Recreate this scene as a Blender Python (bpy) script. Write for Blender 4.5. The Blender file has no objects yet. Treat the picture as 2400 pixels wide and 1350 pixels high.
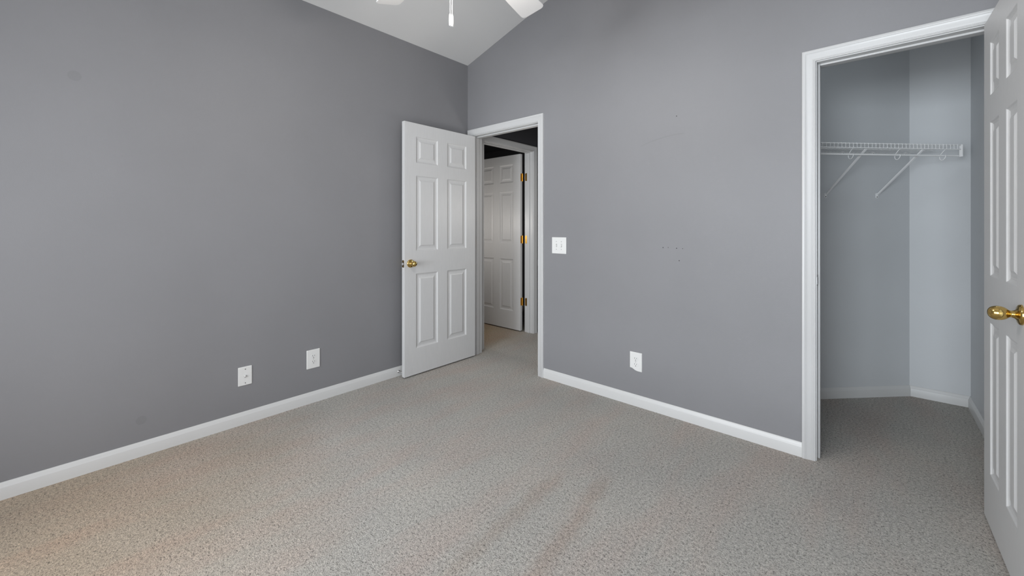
import bpy, bmesh, math
from math import pi, sin, cos, radians
from mathutils import Vector, Matrix

S = bpy.context.scene
COL = S.collection

# ---------------------------------------------------------------- camera
cam_d = bpy.data.cameras.new('camera')
cam = bpy.data.objects.new('camera', cam_d); COL.objects.link(cam)
CAM = (2.886, -2.610, 1.205)
cam.location = CAM
cam.rotation_euler = (pi/2, 0, radians(41.67))
cam_d.sensor_width = 36.0
cam_d.lens = 955.0/2400.0*36.0
cam_d.shift_y = -143.2/2400.0
cam_d.clip_start = 0.02
S.camera = cam

# ---------------------------------------------------------------- world, light, exposure
S.view_settings.view_transform = 'Standard'
S.view_settings.look = 'None'
S.view_settings.gamma = 1.0
S.view_settings.use_curve_mapping = False
S.view_settings.exposure = 0.0
w = bpy.data.worlds.new('sky'); S.world = w; w.use_nodes = True
w.node_tree.nodes['Background'].inputs[0].default_value = (0.62, 0.74, 0.92, 1)
w.node_tree.nodes['Background'].inputs[1].default_value = 1.0

def area(name, loc, direction, sx, sy, power, colour, spread=180):
    d = bpy.data.lights.new(name, 'AREA'); d.shape = 'RECTANGLE'; d.size = sx; d.size_y = sy
    d.energy = power; d.color = colour; d.spread = radians(spread)
    o = bpy.data.objects.new(name, d); COL.objects.link(o); o.location = loc
    o.rotation_euler = Vector(direction).to_track_quat('-Z', 'Z').to_euler()
    return o
def point(name, loc, power, colour, radius):
    d = bpy.data.lights.new(name, 'POINT'); d.energy = power; d.color = colour; d.shadow_soft_size = radius
    o = bpy.data.objects.new(name, d); COL.objects.link(o); o.location = loc
    return o

ROOM_X, ROOM_Y = 3.45, -3.55          # right wall, wall behind the camera
EAVE, SLOPE, RIDGE = 2.735, 0.29, 1.6575
# daylight through the windows behind the camera; the left one is added as fill
area('daylight_front_window', (2.71, ROOM_Y+0.03, 1.25), (0, 1, 0.0), 1.20, 1.70, 30, (0.96, 0.985, 1.0))
area('fill_left_window', (1.38, ROOM_Y+0.03, 1.25), (0, 1, 0.0), 1.15, 1.70, 40, (0.97, 0.985, 1.0))
area('daylight_side_window', (ROOM_X-0.03, -1.75, 1.25), (-1, 0, 0.0), 1.55, 1.70, 1.5, (1.0, 0.985, 0.96))
point('closet_fill', (3.18, 0.30, 2.30), 1.75, (0.86, 0.95, 1.0), 0.06)  # fill lamp added inside the closet, unseen and without a fitting
# area lamp added outside, aimed through the right hand window to brighten the closet
area('outdoor_fill', (2.30, -8.0, 1.30), (0.081, 1, 0.0), 2.0, 1.6, 290, (0.86, 0.94, 1.0))
# fill lamps added in the hall and next room, out of sight, without fittings
point('hall_fill', (1.00, 0.45, 1.40), 9.5, (1.0, 0.96, 0.9), 0.12)
point('next_room_fill', (-0.85, 0.16, 1.25), 12.0, (1.0, 0.95, 0.89), 0.10)

# ---------------------------------------------------------------- materials
def new_mat(name, rough=0.5, metal=0.0, col=(0.8, 0.8, 0.8)):
    m = bpy.data.materials.new(name); m.use_nodes = True
    b = m.node_tree.nodes['Principled BSDF']
    b.inputs['Base Color'].default_value = (*col, 1); b.inputs['Roughness'].default_value = rough
    b.inputs['Metallic'].default_value = metal
    return m, m.node_tree, b
def coords(nt, scale=1.0):
    tc = nt.nodes.new('ShaderNodeTexCoord'); return tc.outputs['Object']
def noise(nt, vec, scale, detail=2, rough=0.5):
    n = nt.nodes.new('ShaderNodeTexNoise'); n.inputs['Scale'].default_value = scale
    n.inputs['Detail'].default_value = detail; n.inputs['Roughness'].default_value = rough
    nt.links.new(vec, n.inputs['Vector']); return n.outputs['Fac']
def ramp(nt, fac, stops):
    r = nt.nodes.new('ShaderNodeValToRGB'); e = r.color_ramp.elements
    e[0].position, e[0].color = stops[0][0], (*stops[0][1], 1)
    e[1].position, e[1].color = stops[-1][0], (*stops[-1][1], 1)
    for p, c in stops[1:-1]:
        k = e.new(p); k.color = (*c, 1)
    nt.links.new(fac, r.inputs[0]); return r.outputs[0]
def mix(nt, a, b, fac, mode='MIX'):
    n = nt.nodes.new('ShaderNodeMix'); n.data_type = 'RGBA'; n.blend_type = mode
    for v, s in ((a, 6), (b, 7)):
        if isinstance(v, tuple): n.inputs[s].default_value = (*v, 1)
        else: nt.links.new(v, n.inputs[s])
    if isinstance(fac, (int, float)): n.inputs[0].default_value = fac
    else: nt.links.new(fac, n.inputs[0])
    return n.outputs[2]
def math_(nt, op, a, b=0.0, clamp=False):
    n = nt.nodes.new('ShaderNodeMath'); n.operation = op; n.use_clamp = clamp
    for i, v in enumerate((a, b)):
        if isinstance(v, (int, float)): n.inputs[i].default_value = v
        else: nt.links.new(v, n.inputs[i])
    return n.outputs[0]
def bump(nt, b, h, strength, dist):
    n = nt.nodes.new('ShaderNodeBump'); n.inputs['Strength'].default_value = strength
    n.inputs['Distance'].default_value = dist; nt.links.new(h, n.inputs['Height'])
    nt.links.new(n.outputs[0], b.inputs['Normal'])

def paint(name, c, rough, var=0.04, bscale=220, bstr=0.12):
    m, nt, b = new_mat(name, rough)
    v = coords(nt)
    n1 = noise(nt, v, 1.3, 3)
    lo = tuple(x*(1-var) for x in c); hi = tuple(x*(1+var) for x in c)
    nt.links.new(ramp(nt, n1, [(0.3, lo), (0.7, hi)]), b.inputs['Base Color'])
    bump(nt, b, noise(nt, v, bscale, 2), bstr, 0.002)
    return m
M_WALL = paint('lilac_grey_wall_paint', (0.213, 0.212, 0.222), 0.55)
M_CLOSET = paint('pale_grey_closet_paint', (0.565, 0.58, 0.595), 0.55)
M_CEIL = paint('flat_white_ceiling_paint', (0.66, 0.66, 0.655), 0.85, 0.015, 160, 0.2)
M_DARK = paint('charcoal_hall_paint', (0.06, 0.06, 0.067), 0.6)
M_TRIM = paint('white_trim_enamel', (0.52, 0.52, 0.52), 0.35, 0.02, 60, 0.03)
M_BASE = paint('lightened_baseboard_enamel', (0.60, 0.60, 0.595), 0.35, 0.02, 60, 0.03)  # trim enamel lightened, making up in colour for weak light on the baseboards
M_MARK = new_mat('dark_nail_hole', 0.9, 0, (0.015, 0.015, 0.017))[0]
M_SCUFF = paint('scuffed_wall_paint', (0.198, 0.197, 0.206), 0.6)
M_PLATE = new_mat('white_plate_plastic', 0.3, 0, (0.70, 0.70, 0.69))[0]
M_SLOT = new_mat('dark_socket_opening', 0.7, 0, (0.02, 0.02, 0.02))[0]
M_STEEL = new_mat('brushed_steel', 0.28, 1, (0.78, 0.78, 0.78))[0]
M_DULL = new_mat('tarnished_steel', 0.45, 1, (0.25, 0.25, 0.25))[0]
M_RUBBER = new_mat('white_rubber', 0.6, 0, (0.75, 0.75, 0.74))[0]
M_WIRE = new_mat('white_vinyl_coated_wire', 0.4, 0, (0.85, 0.85, 0.85))[0]
M_FAN = new_mat('white_fan_enamel', 0.4, 0, (0.72, 0.72, 0.72))[0]
M_BRASS, _nt, _b = new_mat('polished_brass', 0.14, 1, (0.62, 0.42, 0.13))
_n = noise(_nt, coords(_nt), 40, 2)
_nt.links.new(ramp(_nt, _n, [(0.3, (0.50, 0.32, 0.09)), (0.7, (0.70, 0.50, 0.18))]), _b.inputs['Base Color'])
M_OLDBRASS = new_mat('aged_brass', 0.36, 1, (0.66, 0.38, 0.07))[0]
M_PULL = new_mat('white_pull_chain', 0.45, 0, (0.50, 0.50, 0.50))[0]
M_DARKBRASS = new_mat('dark_brass', 0.4, 1, (0.16, 0.105, 0.045))[0]
M_SHADE, _nt, _b = new_mat('frosted_lamp_glass', 0.5, 0, (0.9, 0.9, 0.88))
_b.inputs['Transmission Weight'].default_value = 0.6
_b.inputs['Emission Color'].default_value = (1, 0.95, 0.87, 1); _b.inputs['Emission Strength'].default_value = 1.2
M_GLASS = bpy.data.materials.new('window_glass'); M_GLASS.use_nodes = True
_nt = M_GLASS.node_tree; _nt.nodes.clear()
_o = _nt.nodes.new('ShaderNodeOutputMaterial'); _m = _nt.nodes.new('ShaderNodeMixShader'); _m.inputs[0].default_value = 0.07
_t = _nt.nodes.new('ShaderNodeBsdfTransparent'); _g = _nt.nodes.new('ShaderNodeBsdfGlossy'); _g.inputs['Roughness'].default_value = 0.0
_nt.links.new(_t.outputs[0], _m.inputs[1]); _nt.links.new(_g.outputs[0], _m.inputs[2]); _nt.links.new(_m.outputs[0], _o.inputs[0])

# moulded door skin: faint vertical wood grain pressed into the white paint
M_DOOR, _nt, _b = new_mat('white_grained_door_paint', 0.42)
_tc = _nt.nodes.new('ShaderNodeTexCoord'); _mp = _nt.nodes.new('ShaderNodeMapping')
_mp.inputs['Scale'].default_value = (90, 90, 4); _nt.links.new(_tc.outputs['Object'], _mp.inputs['Vector'])
_n = noise(_nt, _mp.outputs[0], 3.0, 3)
_nt.links.new(ramp(_nt, _n, [(0.3, (0.565, 0.565, 0.565)), (0.7, (0.595, 0.595, 0.595))]), _b.inputs['Base Color'])
bump(_nt, _b, _n, 0.10, 0.0015)

# cut-pile carpet
M_CARPET, nt, b = new_mat('grey_cut_pile_carpet', 1.0)
b.inputs['Specular IOR Level'].default_value = 0.1
b.inputs['Sheen Weight'].default_value = 0.15
v = coords(nt)
n_f = noise(nt, v, 200, 3, 0.7); n_m = noise(nt, v, 84, 2, 0.6)
n_l = noise(nt, v, 1.7, 4, 0.55); _mp = nt.nodes.new('ShaderNodeMapping'); _mp.inputs['Scale'].default_value = (3.2, 0.8, 1); _mp.inputs['Rotation'].default_value = (0, 0, 0.12)
nt.links.new(v, _mp.inputs['Vector']); n_p = noise(nt, _mp.outputs[0], 1.6, 4, 0.55)
tuft = math_(nt, 'ADD', math_(nt, 'MULTIPLY', n_f, 0.65), math_(nt, 'MULTIPLY', n_m, 0.35))
base = ramp(nt, tuft, [(0.36, (0.075, 0.07, 0.062)), (0.44, (0.35, 0.335, 0.307)), (0.50, (0.44, 0.423, 0.390)), (0.63, (0.66, 0.635, 0.585))])
tone = ramp(nt, n_l, [(0.3, (0.90, 0.91, 0.92)), (0.7, (1.06, 1.05, 1.04))])
base = mix(nt, base, tone, 1.0, 'MULTIPLY')
pink = ramp(nt, n_p, [(0.44, (1, 1, 1)), (0.66, (1.03, 0.945, 0.925))])
base = mix(nt, base, pink, 1.0, 'MULTIPLY')
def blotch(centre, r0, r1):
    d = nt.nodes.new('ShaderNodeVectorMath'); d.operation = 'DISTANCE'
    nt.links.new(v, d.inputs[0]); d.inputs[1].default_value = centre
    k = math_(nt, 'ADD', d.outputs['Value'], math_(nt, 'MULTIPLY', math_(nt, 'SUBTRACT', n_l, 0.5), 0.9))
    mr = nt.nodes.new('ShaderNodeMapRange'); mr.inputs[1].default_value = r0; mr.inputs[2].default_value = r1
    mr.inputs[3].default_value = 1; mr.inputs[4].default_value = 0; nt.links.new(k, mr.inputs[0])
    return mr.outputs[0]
# two pinkish brush tracks left in the pile
_sx = nt.nodes.new('ShaderNodeSeparateXYZ'); nt.links.new(v, _sx.inputs[0])
n_w = noise(nt, v, 9, 3, 0.6)
def track(x0, y0, k, half, ya, yb):
    xc = math_(nt, 'ADD', math_(nt, 'MULTIPLY', math_(nt, 'SUBTRACT', _sx.outputs[1], y0), k), x0)
    off = math_(nt, 'ABSOLUTE', math_(nt, 'SUBTRACT', _sx.outputs[0], xc))
    off = math_(nt, 'ADD', off, math_(nt, 'MULTIPLY', math_(nt, 'SUBTRACT', n_w, 0.5), 0.10))
    def mr(val, a, c):
        r = nt.nodes.new('ShaderNodeMapRange'); r.interpolation_type = 'SMOOTHSTEP'
        r.inputs[1].default_value = a; r.inputs[2].default_value = c; nt.links.new(val, r.inputs[0]); return r.outputs[0]
    m = math_(nt, 'SUBTRACT', 1.0, mr(off, 0.0, half*2.0))
    m = math_(nt, 'MULTIPLY', m, mr(_sx.outputs[1], ya-.12, ya+.12))
    return math_(nt, 'MULTIPLY', m, math_(nt, 'SUBTRACT', 1.0, mr(_sx.outputs[1], yb-.15, yb+.15)))
for tr in ((1.78, -1.70, -.055, .034, -2.05, -.95), (2.01, -1.50, -.13, .032, -1.85, -.85)):
    base = mix(nt, base, mix(nt, base, (0.92, 0.865, 0.835), 1.0, 'MULTIPLY'), track(*tr))
# tan discoloured patch by the left wall; next room patch paints in warm light
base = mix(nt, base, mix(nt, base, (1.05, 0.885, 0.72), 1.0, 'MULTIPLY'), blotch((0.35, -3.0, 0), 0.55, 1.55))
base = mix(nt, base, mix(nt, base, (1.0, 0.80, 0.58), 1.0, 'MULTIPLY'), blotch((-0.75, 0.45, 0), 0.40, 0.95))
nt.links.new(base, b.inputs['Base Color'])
bump(nt, b, tuft, 0.9, 0.012)

# ---------------------------------------------------------------- mesh helpers
def link(name, bm, mat, parent=None, smooth=False, bevel=0.0, seg=2):
    bmesh.ops.recalc_face_normals(bm, faces=bm.faces)
    me = bpy.data.meshes.new(name); bm.to_mesh(me); bm.free()
    if smooth:
        for p in me.polygons: p.use_smooth = True
        me.set_sharp_from_angle(angle=radians(40))
    o = bpy.data.objects.new(name, me); COL.objects.link(o)
    me.materials.append(mat)
    if parent: o.parent = parent
    if bevel:
        md = o.modifiers.new('bevel', 'BEVEL'); md.width = bevel; md.segments = seg; md.limit_method = 'ANGLE'
        md.angle_limit = radians(40)
    return o
def props(o, label=None, cat=None, group=None, kind=None):
    for k, val in (('label', label), ('category', cat), ('group', group), ('kind', kind)):
        if val: o[k] = val
    return o
def empty(name, loc=(0, 0, 0), rz=0.0):
    o = bpy.data.objects.new(name, None); COL.objects.link(o); o.location = loc; o.rotation_euler = (0, 0, rz)
    o.empty_display_size = 0.05
    return o
def box(bm, x0, x1, y0, y1, z0, z1):
    v = [bm.verts.new(p) for p in ((x0,y0,z0),(x1,y0,z0),(x1,y1,z0),(x0,y1,z0),(x0,y0,z1),(x1,y0,z1),(x1,y1,z1),(x0,y1,z1))]
    for f in ((0,3,2,1),(4,5,6,7),(0,1,5,4),(1,2,6,5),(2,3,7,6),(3,0,4,7)): bm.faces.new([v[i] for i in f])
def prism(bm, poly, fn0, fn1):
    a = [bm.verts.new(fn0(*p)) for p in poly]; c = [bm.verts.new(fn1(*p)) for p in poly]
    bm.faces.new(a); bm.faces.new(c[::-1])
    n = len(poly)
    for i in range(n): bm.faces.new((a[i], c[i], c[(i+1)%n], a[(i+1)%n]))
def lathe(bm, prof, seg=24, mat=Matrix()):
    rings = []
    for r, z in prof:
        if r < 1e-6: rings.append([bm.verts.new(mat @ Vector((0, 0, z)))])
        else: rings.append([bm.verts.new(mat @ Vector((r*cos(2*pi*i/seg), r*sin(2*pi*i/seg), z))) for i in range(seg)])
    for A, B in zip(rings, rings[1:]):
        for i in range(seg):
            j = (i+1) % seg
            if len(A) == 1 and len(B) == 1: continue
            if len(A) == 1: bm.faces.new((A[0], B[i], B[j]))
            elif len(B) == 1: bm.faces.new((A[i], B[0], A[j]))
            else: bm.faces.new((A[i], B[i], B[j], A[j]))
    for R in (rings[0], rings[-1]):
        if len(R) > 1: bm.faces.new(R)
def tube(bm, pts, r, seg=8):
    pts = [Vector(p) for p in pts]; rings = []
    up = None
    for i, p in enumerate(pts):
        d = (pts[min(i+1, len(pts)-1)] - pts[max(i-1, 0)]).normalized()
        if up is None:
            up = Vector((0, 0, 1)) if abs(d.z) < 0.9 else Vector((1, 0, 0))
        s = d.cross(up).normalized(); up = s.cross(d).normalized()
        rings.append([bm.verts.new(p + r*(cos(2*pi*k/seg)*s + sin(2*pi*k/seg)*up)) for k in range(seg)])
    for A, B in zip(rings, rings[1:]):
        for k in range(seg): bm.faces.new((A[k], A[(k+1)%seg], B[(k+1)%seg], B[k]))
    bm.faces.new(rings[0]); bm.faces.new(rings[-1][::-1])
def axis_mat(origin, z):
    return Matrix.Translation(Vector(origin)) @ Vector(z).to_track_quat('Z', 'Y').to_matrix().to_4x4()

# ---------------------------------------------------------------- room shell
T = 0.115                                     # stud wall thickness
D1 = (0.075, 0.845)                           # bedroom doorway in the far wall
D2 = (2.664, 3.268)                           # closet doorway in the far wall
D3 = (0.215, 0.985)                           # doorway across the hall (along y)
DH = 2.053                                    # opening height
def ceil_z(x): return EAVE + SLOPE*x if x <= RIDGE else EAVE + SLOPE*(2*RIDGE - x)

def struct(o, label, cat): return props(o, label, cat, kind='structure')

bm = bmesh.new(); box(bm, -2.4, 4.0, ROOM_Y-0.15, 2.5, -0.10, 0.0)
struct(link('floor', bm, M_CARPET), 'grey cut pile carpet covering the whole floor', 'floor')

bm = bmesh.new(); box(bm, -T, 0, ROOM_Y, T, 0, EAVE)
W_LEFT = struct(link('wall_left', bm, M_WALL), 'lilac grey painted wall on the left, behind the open bedroom door', 'wall')

def xz(y): return lambda x, z: (x, y, z)
poly = [(0, 0), (D1[0]-0.018, 0), (D1[0]-0.018, DH+0.018), (D1[1]+0.018, DH+0.018), (D1[1]+0.018, 0),
        (D2[0]-0.018, 0), (D2[0]-0.018, DH+0.018), (D2[1]+0.018, DH+0.018), (D2[1]+0.018, 0),
        (ROOM_X, 0), (ROOM_X, ceil_z(ROOM_X)), (RIDGE, ceil_z(RIDGE)), (0, EAVE)]
bm = bmesh.new(); prism(bm, poly, xz(0.0), xz(T))
W_BACK = struct(link('wall_back', bm, M_WALL), 'lilac grey gabled wall with the bedroom doorway and the closet doorway', 'wall')

# wall behind the camera and wall on the right, each with a window opening
WX = (2.10, 3.32); WX2 = (0.78, 1.98); WZ = (0.37, 2.13)
bm = bmesh.new()
for x0, x1, z0, z1 in ((0, WX2[0], 0, 2.6), (WX2[1], WX[0], 0, 2.6), (WX[1], ROOM_X, 0, 2.6), (WX[0], WX[1], 0, WZ[0]), (WX[0], WX[1], WZ[1], 2.6), (*WX2, 0, WZ[0]), (*WX2, WZ[1], 2.6)):
    box(bm, x0, x1, ROOM_Y-T, ROOM_Y, z0, z1)
prism(bm, [(0, 2.6), (ROOM_X, 2.6), (ROOM_X, ceil_z(ROOM_X)), (RIDGE, ceil_z(RIDGE)), (0, EAVE)], xz(ROOM_Y-T), xz(ROOM_Y))
struct(link('wall_front', bm, M_WALL), 'lilac grey gabled wall with two windows, facing the doorways', 'wall')
WY = (-2.55, -0.95)
bm = bmesh.new(); er = ceil_z(ROOM_X)
for y0, y1, z0, z1 in ((ROOM_Y, WY[0], 0, er), (WY[1], T, 0, er), (WY[0], WY[1], 0, WZ[0]), (WY[0], WY[1], WZ[1], er)):
    box(bm, ROOM_X, ROOM_X+T, y0, y1, z0, z1)
struct(link('wall_right', bm, M_WALL), 'lilac grey wall with a side window, opposite the left wall', 'wall')

def window(name, mapf, a0, a1, label):
    r = empty(name, mapf((a0+a1)/2, 0, WZ[0])); r.location = mapf((a0+a1)/2, 0, WZ[0])
    inv = Vector(r.location)
    def put(n, boxes, mat):
        bm = bmesh.new()
        for b0, b1, t0, t1, z0, z1 in boxes:
            p = Vector(mapf(b0, t0, z0)) - inv; q = Vector(mapf(b1, t1, z1)) - inv
            box(bm, min(p.x, q.x), max(p.x, q.x), min(p.y, q.y), max(p.y, q.y), min(p.z, q.z), max(p.z, q.z))
        return link(n, bm, mat, r)
    zm = (WZ[0]+WZ[1])/2; f = 0.045
    put('window_frame', [(a0, a0+f, .04, T, *WZ), (a1-f, a1, .04, T, *WZ), (a0+f, a1-f, .04, T, WZ[0], WZ[0]+f),
                         (a0+f, a1-f, .04, T, WZ[1]-f, WZ[1]), (a0+f, a1-f, .05, .10, zm-.025, zm+.025)], M_TRIM)
    put('window_pane', [(a0+f, a1-f, .072, .076, WZ[0]+f, zm-.025), (a0+f, a1-f, .072, .076, zm+.025, WZ[1]-f)], M_GLASS)
    put('window_sill', [(a0-.04, a1+.04, -.05, .0, WZ[0]-.03, WZ[0])], M_TRIM)
    struct(r, label, 'window')
window('window_1', lambda a, t, z: (a, ROOM_Y - t, z), *WX, 'white framed window in the right part of the wall facing the doorways')
window('added_window_3', lambda a, t, z: (a, ROOM_Y - t, z), *WX2, 'added unseen white framed window in the left part of the wall facing the doorways')  # unseen window added to light the closet door from the left
window('window_2', lambda a, t, z: (ROOM_X + t, a, z), *WY, 'white framed window in the right hand wall')

# gabled ceiling
bm = bmesh.new()
prism(bm, [(-T, EAVE-SLOPE*T), (RIDGE, ceil_z(RIDGE)), (ROOM_X+T, ceil_z(ROOM_X+T)), (ROOM_X+T, ceil_z(ROOM_X+T)+.1), (RIDGE, ceil_z(RIDGE)+.1), (-T, EAVE-SLOPE*T+.1)],
      xz(ROOM_Y-T), xz(T))
struct(link('ceiling', bm, M_CEIL), 'pale vaulted ceiling sloping up from the left wall', 'ceiling')

# closet: diagonal wall, short back wall, right wall
A0 = Vector((1.776, 0.115)); AC = Vector((3.072, 1.4565)); BC = Vector((3.365, 1.4565)); CC = Vector((3.365, T))
CZ = 2.62
def wall_seg(name, p, q, th, side, mat, label, z1=CZ):
    d = (q-p).normalized(); n = Vector((-d.y, d.x))*side*th
    bm = bmesh.new(); prism(bm, [(p.x, p.y), (q.x, q.y), (q.x+n.x, q.y+n.y), (p.x+n.x, p.y+n.y)], lambda x, y: (x, y, 0), lambda x, y: (x, y, z1))
    return struct(link(name, bm, mat), label, 'wall')
W_DIAG = wall_seg('wall_closet_diagonal', A0, AC, 0.1, 1, M_CLOSET, 'pale grey diagonal wall inside the closet, behind the wire shelf')
wall_seg('wall_closet_back', AC, BC + Vector((0.1, 0)), 0.1, 1, M_CLOSET, 'short pale blue grey back wall of the closet')
wall_seg('wall_closet_right', CC, BC, 0.1, -1, M_CLOSET, 'narrow strip of blue grey closet wall beside the open closet door')
bm = bmesh.new(); prism(bm, [(1.6, T), (3.5, T), (3.5, 1.58), (3.0, 1.58)], lambda x, y: (x, y, CZ), lambda x, y: (x, y, CZ+.08))
struct(link('ceiling_closet', bm, M_CEIL), 'white ceiling inside the closet', 'ceiling')

# hall and the dark room beyond it
def yz(x): return lambda y, z: (x, y, z)
HC = 2.44
bm = bmesh.new()
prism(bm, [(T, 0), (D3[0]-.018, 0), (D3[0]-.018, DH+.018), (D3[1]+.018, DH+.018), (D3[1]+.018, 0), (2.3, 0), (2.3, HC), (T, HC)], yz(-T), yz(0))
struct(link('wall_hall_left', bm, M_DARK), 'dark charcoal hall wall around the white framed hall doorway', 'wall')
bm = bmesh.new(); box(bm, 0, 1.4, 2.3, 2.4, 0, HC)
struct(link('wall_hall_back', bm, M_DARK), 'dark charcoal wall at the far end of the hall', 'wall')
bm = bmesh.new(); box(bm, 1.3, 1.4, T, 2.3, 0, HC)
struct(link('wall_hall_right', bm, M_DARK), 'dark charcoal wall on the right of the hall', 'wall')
bm = bmesh.new()
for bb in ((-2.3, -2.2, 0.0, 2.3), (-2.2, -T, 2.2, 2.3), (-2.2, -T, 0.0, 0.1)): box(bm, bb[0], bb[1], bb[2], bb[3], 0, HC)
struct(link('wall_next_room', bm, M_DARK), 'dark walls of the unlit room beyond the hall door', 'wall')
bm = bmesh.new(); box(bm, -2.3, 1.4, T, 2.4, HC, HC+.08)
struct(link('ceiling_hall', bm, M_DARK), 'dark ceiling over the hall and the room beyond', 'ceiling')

# ---------------------------------------------------------------- door frames
CAS = [(0, 0), (0, .008), (.002, .0095), (.0045, .0088), (.006, .0085), (.0075, .0105), (.010, .0108), (.0115, .0095), (.013, .0105),
       (.022, .0115), (.032, .0138), (.040, .0158), (.0415, .0168), (.043, .0155), (.0445, .0165), (.0475, .0175), (.053, .0178), (.056, .0165), (.057, .014), (.057, 0)]
def casing(bm, mp, a0, a1, zt):
    """colonial casing with mitred corners around an opening; mp(a, t, z) -> point, t is height off the wall"""
    R = []
    for u, t in CAS:
        R.append([bm.verts.new(mp(*q)) for q in ((a0-u, t, 0.0), (a0-u, t, zt+u), (a1+u, t, zt+u), (a1+u, t, 0.0))])
    n = len(R)
    for i in range(n):
        A, B = R[i], R[(i+1) % n]
        for k in range(3): bm.faces.new((A[k], A[k+1], B[k+1], B[k]))
    bm.faces.new([r[0] for r in R]); bm.faces.new([r[3] for r in R][::-1])
def bx(bm, mp, a0, a1, t0, t1, z0, z1):
    p, q = mp(a0, t0, z0), mp(a1, t1, z1)
    box(bm, min(p[0], q[0]), max(p[0], q[0]), min(p[1], q[1]), max(p[1], q[1]), min(p[2], q[2]), max(p[2], q[2]))
def frame(name, mp, a0, a1, stop_t, label, back=True, sides=(1, 1)):
    """mp: t>0 is off the visible wall face, the wall body is t in [-T, 0]"""
    r = struct(empty(name), label, 'door frame')
    bm = bmesh.new()
    for b in ((a0-.018, a0, -T, 0, 0, DH+.018), (a1, a1+.018, -T, 0, 0, DH+.018), (a0, a1, -T, 0, DH, DH+.018)): bx(bm, mp, *b)
    link('jamb', bm, M_TRIM, r, bevel=.001)
    bm = bmesh.new(); s0, s1 = stop_t
    for b in ((a0, a0+.010, s0, s1, 0.0, DH), (a1-.010, a1, s0, s1, 0.0, DH), (a0+.010, a1-.010, s0, s1, DH-.010, DH)): bx(bm, mp, *b)
    link('stop_moulding', bm, M_TRIM, r, bevel=.002)
    bm = bmesh.new(); casing(bm, mp, a0-.005, a1+.005, DH+.005)
    link('casing', bm, M_TRIM, r, smooth=True)
    if back:
        bm = bmesh.new(); casing(bm, lambda a, t, z: mp(a, -T-t, z), a0-.005, a1+.005, DH+.005)
        link('casing', bm, M_TRIM, r, smooth=True)
    return r
mp_back = lambda a, t, z: (a, -t, z)
mp_hall = lambda a, t, z: (t, a, z)
F1 = frame('trim_1', mp_back, *D1, (-.072, -.037), 'white moulded frame of the bedroom doorway in the corner', back=False)
F2 = frame('trim_2', mp_back, *D2, (-.072, -.037), 'white moulded frame around the closet opening')
F3 = frame('trim_3', mp_hall, *D3, (-.078, -.043), 'shaded white frame of the doorway across the hall')
# strike plates on the latch jambs
def strike(parent, x, nx, z):
    bm = bmesh.new()
    prism(bm, [(.000, -.028), (.024, -.028), (.027, -.024), (.027, .024), (.024, .028), (.000, .028), (-.006, .018), (-.006, -.018)],
          lambda u, s: (x, u+.002, z+s), lambda u, s: (x+nx*.0015, u+.002, z+s))
    o = link('strike_plate', bm, M_DULL, parent); o['label'] = 'tarnished steel strike plate'
    bm = bmesh.new(); box(bm, min(x+nx*.0014, x+nx*.0019), max(x+nx*.0014, x+nx*.0019), .009, .022, z-.013, z+.013)
    link('latch_hole', bm, M_SLOT, o)
strike(F2, D2[0], 1, 0.928)
strike(F1, D1[1], -1, 0.914)

# ---------------------------------------------------------------- baseboards
BB = [(0, 0), (.013, 0), (.013, .052), (.0118, .056), (.0095, .059), (.0085, .064), (.006, .069), (.0045, .0735), (.003, .075), (0, .075)]
def baseboard(name, p, q, nrm, label, m0=0.0, m1=0.0):
    """straight run p->q; m0/m1: mitre shift per unit thickness at each end"""
    p, q, n = Vector(p), Vector(q), Vector(nrm); d = (q-p).normalized()
    bm = bmesh.new()
    A = [bm.verts.new((*(p+n*t+d*t*m0), z)) for t, z in BB]; B = [bm.verts.new((*(q+n*t-d*t*m1), z)) for t, z in BB]
    bm.faces.new(A); bm.faces.new(B[::-1])
    for i in range(len(BB)):
        j = (i+1) % len(BB); bm.faces.new((A[i], A[j], B[j], B[i]))
    return struct(link(name, bm, M_BASE, smooth=True), label, 'baseboard')
baseboard('baseboard_left', (0, ROOM_Y), (0, 0), (1, 0), 'white baseboard along the left wall')
baseboard('baseboard_back', (D1[1]+.062, 0), (D2[0]-.062, 0), (0, -1), 'white baseboard between the bedroom door frame and the closet frame')
baseboard('baseboard_right', (ROOM_X, ROOM_Y), (ROOM_X, 0), (-1, 0), 'white baseboard along the right hand wall')
baseboard('baseboard_front', (0, ROOM_Y), (ROOM_X, ROOM_Y), (0, 1), 'white baseboard under the window wall')
dd = (AC-A0).normalized(); dn = Vector((dd.y, -dd.x))
k1 = math.tan(math.atan2(dd.y, dd.x)/2)
baseboard('baseboard_closet_diagonal', A0, AC, dn, 'white baseboard along the diagonal closet wall', 1.0, k1)
baseboard('baseboard_closet_back', AC, BC, (0, -1), 'short white baseboard along the closet back wall', k1, 1.0)
baseboard('baseboard_closet_right', BC, CC, (-1, 0), 'white baseboard running toward the open closet door', 1.0, 0)

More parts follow.
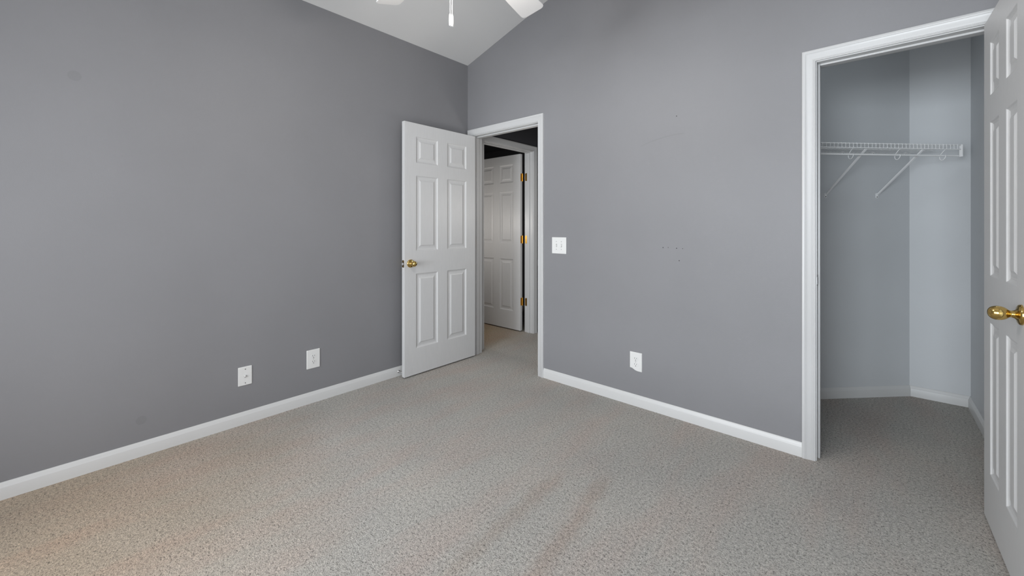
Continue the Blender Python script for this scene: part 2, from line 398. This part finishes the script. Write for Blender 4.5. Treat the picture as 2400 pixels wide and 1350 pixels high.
# ---------------------------------------------------------------- six panel doors
PROF = [(0, 0), (.0045, .0045), (.012, .0078), (.020, .0082), (.034, .0062), (.045, .0012)]
LEAF_Z0, LEAF_Z1, LEAF_T = .012, 2.044, .035
ROWS = [(.224, .826), (1.012, 1.620), (1.726, 1.936)]
def leaf_mesh(W, stile, mull):
    """u from hinge edge to free edge along +x, thickness along y in [0, LEAF_T]"""
    pw = (W - 2*stile - mull)/2
    us = [0, stile, stile+pw, stile+pw+mull, W-stile, W]
    zs = [LEAF_Z0] + [z for r in ROWS for z in r] + [LEAF_Z1]
    bm = bmesh.new()
    for side in (0, 1):
        fy = (lambda d: d) if side == 0 else (lambda d: LEAF_T-d)
        for i in range(5):
            for j in range(len(zs)-1):
                u0, u1, z0, z1 = us[i], us[i+1], zs[j], zs[j+1]
                if i in (1, 3) and j in (1, 3, 5):
                    rings = []
                    for ins, dep in PROF:
                        rings.append([bm.verts.new(p) for p in ((u0+ins, fy(dep), z0+ins), (u1-ins, fy(dep), z0+ins), (u1-ins, fy(dep), z1-ins), (u0+ins, fy(dep), z1-ins))])
                    for A, B in zip(rings, rings[1:]):
                        for k in range(4): bm.faces.new((A[k], A[(k+1) % 4], B[(k+1) % 4], B[k]))
                    bm.faces.new(rings[-1])
                else:
                    bm.faces.new([bm.verts.new(p) for p in ((u0, fy(0), z0), (u1, fy(0), z0), (u1, fy(0), z1), (u0, fy(0), z1))])
    ring = []
    for y in (0, LEAF_T):
        ring.append([bm.verts.new(p) for p in [(u, y, zs[0]) for u in us] + [(W, y, z) for z in zs[1:]] + [(u, y, zs[-1]) for u in us[-2::-1]] + [(0, y, z) for z in zs[-2:0:-1]]])
    n = len(ring[0])
    for k in range(n): bm.faces.new((ring[0][k], ring[0][(k+1) % n], ring[1][(k+1) % n], ring[1][k]))
    bmesh.ops.remove_doubles(bm, verts=bm.verts, dist=1e-5)
    return bm
KNOB = [(0, 0), (.0325, 0), (.0325, .003), (.031, .0065), (.027, .009), (.020, .0105), (.0155, .0125), (.0125, .016), (.0108, .021), (.0106, .024),
        (.0125, .027), (.0165, .031), (.0200, .0365), (.0222, .043), (.0228, .0495), (.0222, .056), (.0200, .062), (.0163, .067), (.0112, .0705), (.0055, .0723), (0, .0728)]
def knob(root, u, z, side):
    y, n = (0, -1) if side == 0 else (LEAF_T, 1)
    bm = bmesh.new(); lathe(bm, KNOB[:8], 32, axis_mat((u, y, z), (0, n, 0)))
    o = link('rosette', bm, M_BRASS, root, smooth=True)
    bm = bmesh.new(); lathe(bm, KNOB[7:], 32, axis_mat((u, y, z), (0, n, 0)))
    o2 = link('doorknob', bm, M_BRASS, root, smooth=True)
    o2['label'] = 'polished brass egg shaped knob'
def rrect(w, h, r, n=4):
    pts = []
    for cx, cy, a0 in ((w/2-r, h/2-r, 0), (-w/2+r, h/2-r, 90), (-w/2+r, -h/2+r, 180), (w/2-r, -h/2+r, 270)):
        for k in range(n+1):
            a = radians(a0+90*k/n); pts.append((cx+r*cos(a), cy+r*sin(a)))
    return pts
def make_door(name, W, stile, mull, pin, ang, label, barrel_y, knob_z, jamb_plate=None):
    r = struct(empty(name, pin, ang), label, 'door')
    o = link('door_leaf', leaf_mesh(W, stile, mull), M_DOOR, r, bevel=.0015)
    for s in (0, 1): knob(r, W-.056, knob_z, s)
    bm = bmesh.new(); prism(bm, rrect(.025, .057, .004), lambda a, s: (W-.0005, LEAF_T/2+a, knob_z+s), lambda a, s: (W+.0012, LEAF_T/2+a, knob_z+s))
    lp = link('latch_plate', bm, M_DARKBRASS, r); lp['label'] = 'dark brass latch plate on the door edge'
    bm = bmesh.new(); prism(bm, [(-.008, 0), (.006, 0), (-.002, .011), (-.008, .011)], lambda a, s: (W+.001+s, LEAF_T/2+a, knob_z-.009), lambda a, s: (W+.001+s, LEAF_T/2+a, knob_z+.009))
    link('latch_bolt', bm, M_DULL, lp)
    bm = bmesh.new()
    for s in (-.021, .021): lathe(bm, [(0, 0), (.004, 0), (.003, .001), (0, .0012)], 10, axis_mat((W+.0011, LEAF_T/2, knob_z+s), (1, 0, 0)))
    link('screw', bm, M_BRASS, lp)
    for hz in (1.775, 1.060, 0.345):
        bm = bmesh.new()
        lathe(bm, [(0, -.049), (.003, -.048), (.0062, -.0445), (.0062, .0445), (.003, .048), (0, .049)], 14, axis_mat((-.004, barrel_y, hz), (0, 0, 1)))
        h = link('hinge', bm, M_OLDBRASS, r, smooth=True); h['label'] = 'brass butt hinge'
        y0 = .002 if barrel_y < LEAF_T/2 else LEAF_T-.032
        bm = bmesh.new(); prism(bm, [(a, s) for a, s in rrect(.030, .089, .010)], lambda a, s: (-.0018, y0+.015+a, hz+s), lambda a, s: (.0006, y0+.015+a, hz+s))
        link('hinge_leaf', bm, M_OLDBRASS, h)
        if jamb_plate:
            bm = bmesh.new(); jamb_plate(bm, hz); link('hinge_leaf', bm, M_OLDBRASS, h)
    return r
# bedroom door: swung back against the left wall.  local +x -> world -y, local +y (thickness) -> world +x
make_door('door_1', .762, .110, .104, (.0785, -.010, 0), radians(-90), 'open white six panel bedroom door swung back against the left wall', -.006, .912)
# closet door: local +x -> world -y, visible face is local y = 0 (world x = 3.2265)
make_door('door_2', .602, .110, .104, (3.2265, -.034, 0), radians(-89.3), 'white six panel closet door standing open at the right edge', LEAF_T+.006, .927)
# hall door: opened away into the dark room. local +x -> world -x ; local +y -> world -y
def jp(bm, hz):      # plate on the jamb, written in the hall door's own frame
    prism(bm, rrect(.030, .089, .010), lambda a, s: (-.055+a, -.0052, hz+s), lambda a, s: (-.055+a, -.0032, hz+s))
make_door('door_3', .752, .112, .104, (-.150, .980, 0), radians(180), 'shaded white six panel door ajar across the hall, with brass hinges', -.001, .912, jp)

# ---------------------------------------------------------------- wall plates
def plate_local(name, mp, w, h, chip=False):
    """faceplate in wall coordinates; mp(a, b, t): along the wall, up, off the wall"""
    out = rrect(w, h, .003, 2)
    if chip:
        left = [(-w/2, -h/2+.0170), (-w*.42, -h/2+.0158), (-w*.31, -h/2+.0148), (-w*.20, -h/2+.0100), (-w*.08, -h/2+.0045), (w*.05, -h/2+.0012), (w*.14, -h/2)]
        top = [p for p in out if p[1] > 0]; right = [p for p in out if p[1] < 0 and p[0] > 0]
        out = top + left + right
    c = [(p[0]*(1-.006/w), p[1]*(1-.006/h)) for p in out]
    bm = bmesh.new()
    A = [bm.verts.new(mp(*p, 0.0)) for p in out]; B = [bm.verts.new(mp(*p, .003)) for p in out]; C = [bm.verts.new(mp(*p, .0058)) for p in c]
    n = len(out)
    for R, Q in ((A, B), (B, C)):
        for k in range(n): bm.faces.new((R[k], R[(k+1) % n], Q[(k+1) % n], Q[k]))
    bm.faces.new(C); bm.faces.new(A[::-1])
    return bm
def disc(bm, mp, a, b, t0, t1, r, seg=12):
    prism(bm, [(a+r*cos(2*pi*k/seg), b+r*sin(2*pi*k/seg)) for k in range(seg)], lambda x, y: mp(x, y, t0), lambda x, y: mp(x, y, t1))
LW = lambda a, b, t: (t, a, b)       # left wall, local frame at the plate's centre
BW = lambda a, b, t: (a, -t, b)      # far wall
def outlet(mp, loc, w, h, label, chip=False):
    r = empty('wall_outlet', loc); props(r, label, 'outlet', 'power outlets on the walls')
    link('faceplate', plate_local('faceplate', mp, w, h, chip), M_PLATE, r)
    for s in (.0195, -.0195):
        pts = [(x, y) for x, y in [(.0172*cos(radians(a)), .0172*sin(radians(a))) for a in range(0, 360, 10)]]
        pts = [(x, max(-.0142, min(.0142, y))) for x, y in pts]
        bm = bmesh.new(); prism(bm, pts, lambda x, y: mp(x, y+s, .005), lambda x, y: mp(x, y+s, .0072))
        o = link('receptacle', bm, M_PLATE, r)
        bm = bmesh.new()
        for a, hh in ((-.0064, .0042), (.0064, .0034)):
            prism(bm, [(a-.0012, .004-hh), (a+.0012, .004-hh), (a+.0012, .004+hh), (a-.0012, .004+hh)], lambda x, y: mp(x, y+s, .007), lambda x, y: mp(x, y+s, .0075))
        disc(bm, mp, 0, s-.0080, .007, .0075, .0027)
        link('socket_opening', bm, M_SLOT, o)
    bm = bmesh.new(); disc(bm, mp, 0, 0, .0056, .0068, .003); link('screw', bm, M_STEEL, r)
    return r
outlet(LW, (0, -1.425, .298), .088, .128, 'white power outlet low on the left wall, near the open bedroom door')
outlet(BW, (1.6835, 0, .2965), .086, .126, 'white power outlet with a broken lower corner, between the two doorways', chip=True)
r = empty('coax_wall_plate', (0, -1.8315, .2915)); props(r, 'small white cable wall plate with a round connector, low on the left wall', 'wall plate')
link('faceplate', plate_local('faceplate', LW, .074, .114), M_PLATE, r)
bm = bmesh.new(); lathe(bm, [(.0075, 0), (.0075, .0025), (.0048, .003), (.0048, .011), (.0035, .0112), (0, .010)], 6, axis_mat((.0055, 0, 0), (1, 0, 0)))
link('coax_connector', bm, M_STEEL, r)
for s in (.042, -.042):
    bm = bmesh.new(); disc(bm, LW, 0, s, .0056, .0066, .003); link('screw', bm, M_DULL, r)
r = empty('light_switch', (1.0545, 0, 1.0605)); props(r, 'white double toggle light switch beside the bedroom doorway', 'light switch')
link('faceplate', plate_local('faceplate', BW, .134, .128), M_PLATE, r)
for a, up in ((-.023, 1), (.023, -1)):
    bm = bmesh.new(); prism(bm, rrect(.0105, .024, .002), lambda x, y: BW(x+a, y, .0056), lambda x, y: BW(x+a, y, .0062))
    o = link('switch_opening', bm, M_SLOT, r)
    bm = bmesh.new()
    prism(bm, [(.004, -.0105), (.004, .0105), (.0085, .0105), (.016, .0085*up+.0025), (.016, .0085*up-.0025), (.0085, -.0105)],
          lambda t, b: BW(a-.0047, b, t), lambda t, b: BW(a+.0047, b, t))
    link('toggle', bm, M_PLATE, r, bevel=.0006)
    for s in (.030, -.030):
        bm = bmesh.new(); disc(bm, BW, a, s, .0056, .0066, .0026); link('screw', bm, M_DULL, r)

# marks on the far wall
for k, (x, z, rr) in enumerate(((1.953, 1.904, .003), (1.867, 1.072, .003), (1.900, 1.0735, .0022), (1.953, 1.070, .003), (1.990, 1.069, .0022), (1.969, .993, .003))):
    bm = bmesh.new(); disc(bm, lambda a, b, t: (a, -t, b), x, z, 0, .0006, rr, 10)
    link('nail_hole', bm, M_MARK, W_BACK)
bm = bmesh.new()
pts = [(1.715, 1.742), (1.755, 1.757), (1.800, 1.768), (1.850, 1.778), (1.900, 1.786), (1.950, 1.790), (2.000, 1.789)]
top = [(x, z+.003-.0004*abs(i-3)) for i, (x, z) in enumerate(pts)]; bot = [(x, z-.003+.0004*abs(i-3)) for i, (x, z) in enumerate(pts)]
prism(bm, top + bot[::-1], lambda a, b: (a, 0, b), lambda a, b: (a, -.0004, b))
link('scuff_mark', bm, M_SCUFF, W_BACK)
for y, z, rr in ((-2.545, 1.935, .024), (-2.305, .186, .022)):
    bm = bmesh.new(); disc(bm, lambda a, b, t: (t, a, b), y, z, 0, .0004, rr, 24)
    link('scuff_mark', bm, M_SCUFF, W_LEFT)

# door stop on the left baseboard, its rod reaching behind the open door
r = empty('door_stop', (.013, -.762, .038)); props(r, 'small silver door stop on the left baseboard behind the bedroom door', 'door stop')
bm = bmesh.new(); lathe(bm, [(0, 0), (.011, 0), (.0105, .004), (.008, .008), (.004, .0095)], 18, axis_mat((0, 0, 0), (1, .35, -.12)))
link('base', bm, M_STEEL, r, smooth=True)
bm = bmesh.new(); tube(bm, [(.005, .002, -.001), (.020, .007, -.002), (.045, .016, -.005)], .0032, 10)
link('rod', bm, M_STEEL, r, smooth=True)
bm = bmesh.new(); lathe(bm, [(0, 0), (.008, 0), (.008, .010), (.006, .013), (0, .014)], 16, axis_mat((.043, .0155, -.005), (1, .35, -.12)))
link('rubber_tip', bm, M_RUBBER, r, smooth=True)

# ---------------------------------------------------------------- closet wire shelf
# local frame: +x runs along the diagonal wall to its right end (0), -y comes off the wall
ang = math.atan2(dd.y, dd.x)
SH = empty('wire_shelf', (AC.x, AC.y, 1.727), ang)
props(SH, 'white wire closet shelf with hanging rod on the diagonal closet wall', 'shelf')
L = 1.42; DEP = .318
bm = bmesh.new()
for y, z, rr in ((-.006, 0, .003), (-DEP, 0, .003), (-DEP, -.027, .003), (-.16, -.004, .0028)): tube(bm, [(-L, y, z), (-.004, y, z)], rr, 8)
link('long_rails', bm, M_WIRE, SH, smooth=True)
bm = bmesh.new(); n = int(L/.0254)
for k in range(n):
    x = -.006 - k*.0254
    tube(bm, [(x, -.006, .003), (x, -DEP-.001, .003), (x, -DEP-.0025, 0), (x, -DEP-.0025, -.028)], .00125, 6)
props(link('cross_wires', bm, M_WIRE, SH, smooth=True), kind='stuff')
bm = bmesh.new(); tube(bm, [(-L, -.300, -.066), (-.004, -.300, -.066)], .0052, 10)
link('hanging_rod', bm, M_WIRE, SH, smooth=True)
bm = bmesh.new(); box(bm, -.004, .004, -DEP-.006, -.306, -.074, .004)
link('end_cap', bm, M_WIRE, SH, bevel=.002)
for u in (-.640, -.252):
    bm = bmesh.new(); pr = [(-.008, -.285), (-.012, -.300), (-.004, -.300)]
    a = Vector((u, -.008, -.292)); c = Vector((u, -.305, -.030))
    d = (c-a).normalized(); nrm = d.cross(Vector((1, 0, 0)))
    bm = bmesh.new()
    sec = [(-.0065, -.003), (.0065, -.003), (.0065, .003), (.0045, .003), (.0045, -.0012), (-.0045, -.0012), (-.0045, .003), (-.0065, .003)]
    P = [bm.verts.new(a + Vector((s, 0, 0)) + nrm*t) for s, t in sec]; Q = [bm.verts.new(c + Vector((s, 0, 0)) + nrm*t) for s, t in sec]
    for k in range(8): bm.faces.new((P[k], P[(k+1) % 8], Q[(k+1) % 8], Q[k]))
    bm.faces.new(P); bm.faces.new(Q[::-1])
    o = link('brace', bm, M_WIRE, SH)
    bm = bmesh.new(); prism(bm, rrect(.016, .036, .006), lambda x, z: (u+x, 0, -.300+z), lambda x, z: (u+x, -.003, -.300+z)); link('brace_foot', bm, M_WIRE, o)
    bm = bmesh.new(); lathe(bm, [(0, 0), (.0035, 0), (.003, .0015), (0, .002)], 10, axis_mat((u, -.003, -.310), (0, -1, 0))); link('screw', bm, M_SLOT, o)
for u in (-.736, -.419, -.107):
    bm = bmesh.new()
    pts = [(u, -DEP, -.024), (u, -.300, -.040), (u, -.286, -.056), (u, -.279, -.072), (u, -.281, -.086), (u, -.290, -.094), (u, -.300, -.093), (u, -.309, -.085), (u, -.314, -.073), (u, -.3135, -.064)]
    tube(bm, pts, .0019, 8); link('rod_hook', bm, M_WIRE, SH, smooth=True)
for u in (-.760, -.515, -.287, -.040):
    bm = bmesh.new(); box(bm, u-.007, u+.007, -.010, 0, -.010, .010); o = link('wall_clip', bm, M_WIRE, SH, bevel=.002)
    bm = bmesh.new(); lathe(bm, [(0, 0), (.003, 0), (.002, .0012), (0, .0014)], 8, axis_mat((u, -.010, -.005), (0, -1, 0))); link('screw', bm, M_SLOT, o)

# ---------------------------------------------------------------- ceiling fan
HX, HY, ZB = 1.6575, -1.5404, 2.350
FAN = empty('ceiling_fan', (HX, HY, ceil_z(HX)))
props(FAN, 'white ceiling fan with two pull chains, blades reaching in from the top edge', 'ceiling fan')
ZC = ceil_z(HX)
def zf(z): return z - ZC
bm = bmesh.new(); lathe(bm, [(0, zf(ZC-.002)), (.012, zf(ZC-.002)), (.070, zf(ZC-.022)), (.068, zf(ZC-.06)), (.045, zf(ZC-.085)), (.018, zf(ZC-.09)), (0, zf(ZC-.09))], 32)
link('canopy', bm, M_FAN, FAN, smooth=True)
bm = bmesh.new(); lathe(bm, [(.0135, zf(2.50)), (.0135, zf(ZC-.08))], 20); link('downrod', bm, M_FAN, FAN, smooth=True)
bm = bmesh.new(); lathe(bm, [(0, zf(2.52)), (.022, zf(2.52)), (.030, zf(2.50)), (.075, zf(2.485)), (.105, zf(2.46)), (.112, zf(2.42)), (.108, zf(2.385)), (.090, zf(2.37)), (.060, zf(2.355)), (0, zf(2.352))], 40)
link('motor_housing', bm, M_FAN, FAN, smooth=True)
bm = bmesh.new(); lathe(bm, [(0, zf(2.352)), (.055, zf(2.352)), (.058, zf(2.33)), (.056, zf(2.27)), (.048, zf(2.245)), (.020, zf(2.238)), (0, zf(2.238))], 32)
link('switch_housing', bm, M_FAN, FAN, smooth=True)
PH, TAU, RB, WB = radians(101.867), radians(-15.39), .652, .133
for k in range(5):
    ph = PH + k*2*pi/5
    bm = bmesh.new(); pts = []
    w0, w1, r0 = .100, WB, .20
    for (x, y, rr, a0) in ((r0, -w0/2, .03, 180), (RB, -w1/2, .024, 270), (RB, w1/2, .024, 0), (r0, w0/2, .03, 90)):
        sx = 1 if x == r0 else -1; sy = 1 if y < 0 else -1
        for q in range(6):
            a = radians(a0 + 90*q/5); pts.append((x + sx*rr + rr*cos(a), y + sy*rr + rr*sin(a)))
    Mb = Matrix.Translation((0, 0, zf(ZB))) @ Matrix.Rotation(ph, 4, 'Z') @ Matrix.Rotation(TAU, 4, 'X')
    prism(bm, pts, lambda x, y: Mb @ Vector((x, y, 0)), lambda x, y: Mb @ Vector((x, y, .006)))
    bl = link('fan_blade', bm, M_FAN, FAN, bevel=.0015)
    bm = bmesh.new()
    prism(bm, [(.08, -.016), (.16, -.014), (.21, -.035), (.27, -.030), (.285, 0), (.27, .030), (.21, .035), (.16, .014), (.08, .016)],
          lambda x, y: Mb @ Vector((x, y, .006)), lambda x, y: Mb @ Vector((x, y, .011)))
    link('blade_bracket', bm, M_FAN, bl)
for k in range(3):
    a = radians(50 + 120*k); ca, sa = cos(a), sin(a)
    bm = bmesh.new(); tube(bm, [(.050*ca, .050*sa, zf(2.290)), (.085*ca, .085*sa, zf(2.300)), (.110*ca, .110*sa, zf(2.285))], .008, 10)
    arm = link('lamp_arm', bm, M_FAN, FAN, smooth=True)
    bm = bmesh.new()
    mt = axis_mat((.105*ca, .105*sa, zf(2.292)), (.62*ca, .62*sa, -.78))
    lathe_p = [(.018, 0), (.026, .012), (.036, .035), (.044, .065), (.050, .092), (.0485, .092), (.042, .066), (.034, .036), (.024, .014), (.016, .002)]
    rings = [[bm.verts.new(mt @ Vector((r_*cos(2*pi*i/28), r_*sin(2*pi*i/28), z_))) for i in range(28)] for r_, z_ in lathe_p]
    for A, B in zip(rings, rings[1:]+rings[:1]):
        for i in range(28): bm.faces.new((A[i], A[(i+1) % 28], B[(i+1) % 28], B[i]))
    link('lamp_shade', bm, M_SHADE, arm, smooth=True)
    p = mt @ Vector((0, 0, .110))
    point('fan_bulb', (HX+p.x, HY+p.y, ZC+p.z), 9.8, (1.0, 0.94, 0.87), .045)
# two pull chains: beaded chain and a white pendant each
FWD = Vector((-.6648, .7470)); RGT = Vector((.7470, .6648))
for lat, ztop in ((-.0372, 2.0455), (-.0292, 2.0435)):
    off = RGT*lat - FWD*.010
    bm = bmesh.new(); z = ztop; k = 0
    while z < 2.246:
        bmesh.ops.create_icosphere(bm, subdivisions=1, radius=.0021, matrix=Matrix.Translation((off.x, off.y, zf(z)))); z += .0046
    tube(bm, [(off.x, off.y, zf(ztop-.002)), (off.x, off.y, zf(2.250))], .0007, 6)
    ch = link('pull_chain', bm, M_PULL, FAN, smooth=True)
    bm = bmesh.new(); zb = ztop-.0490
    lathe(bm, [(0, zf(zb+.002)), (.0030, zf(zb+.002)), (.0036, zf(zb)), (.0046, zf(zb+.004)), (.0053, zf(zb+.016)), (.0052, zf(zb+.032)), (.0042, zf(zb+.042)), (.0026, zf(zb+.048)), (0, zf(zb+.0495))], 18, Matrix.Translation((off.x, off.y, 0)))
    link('pendant', bm, M_PULL, ch, smooth=True)
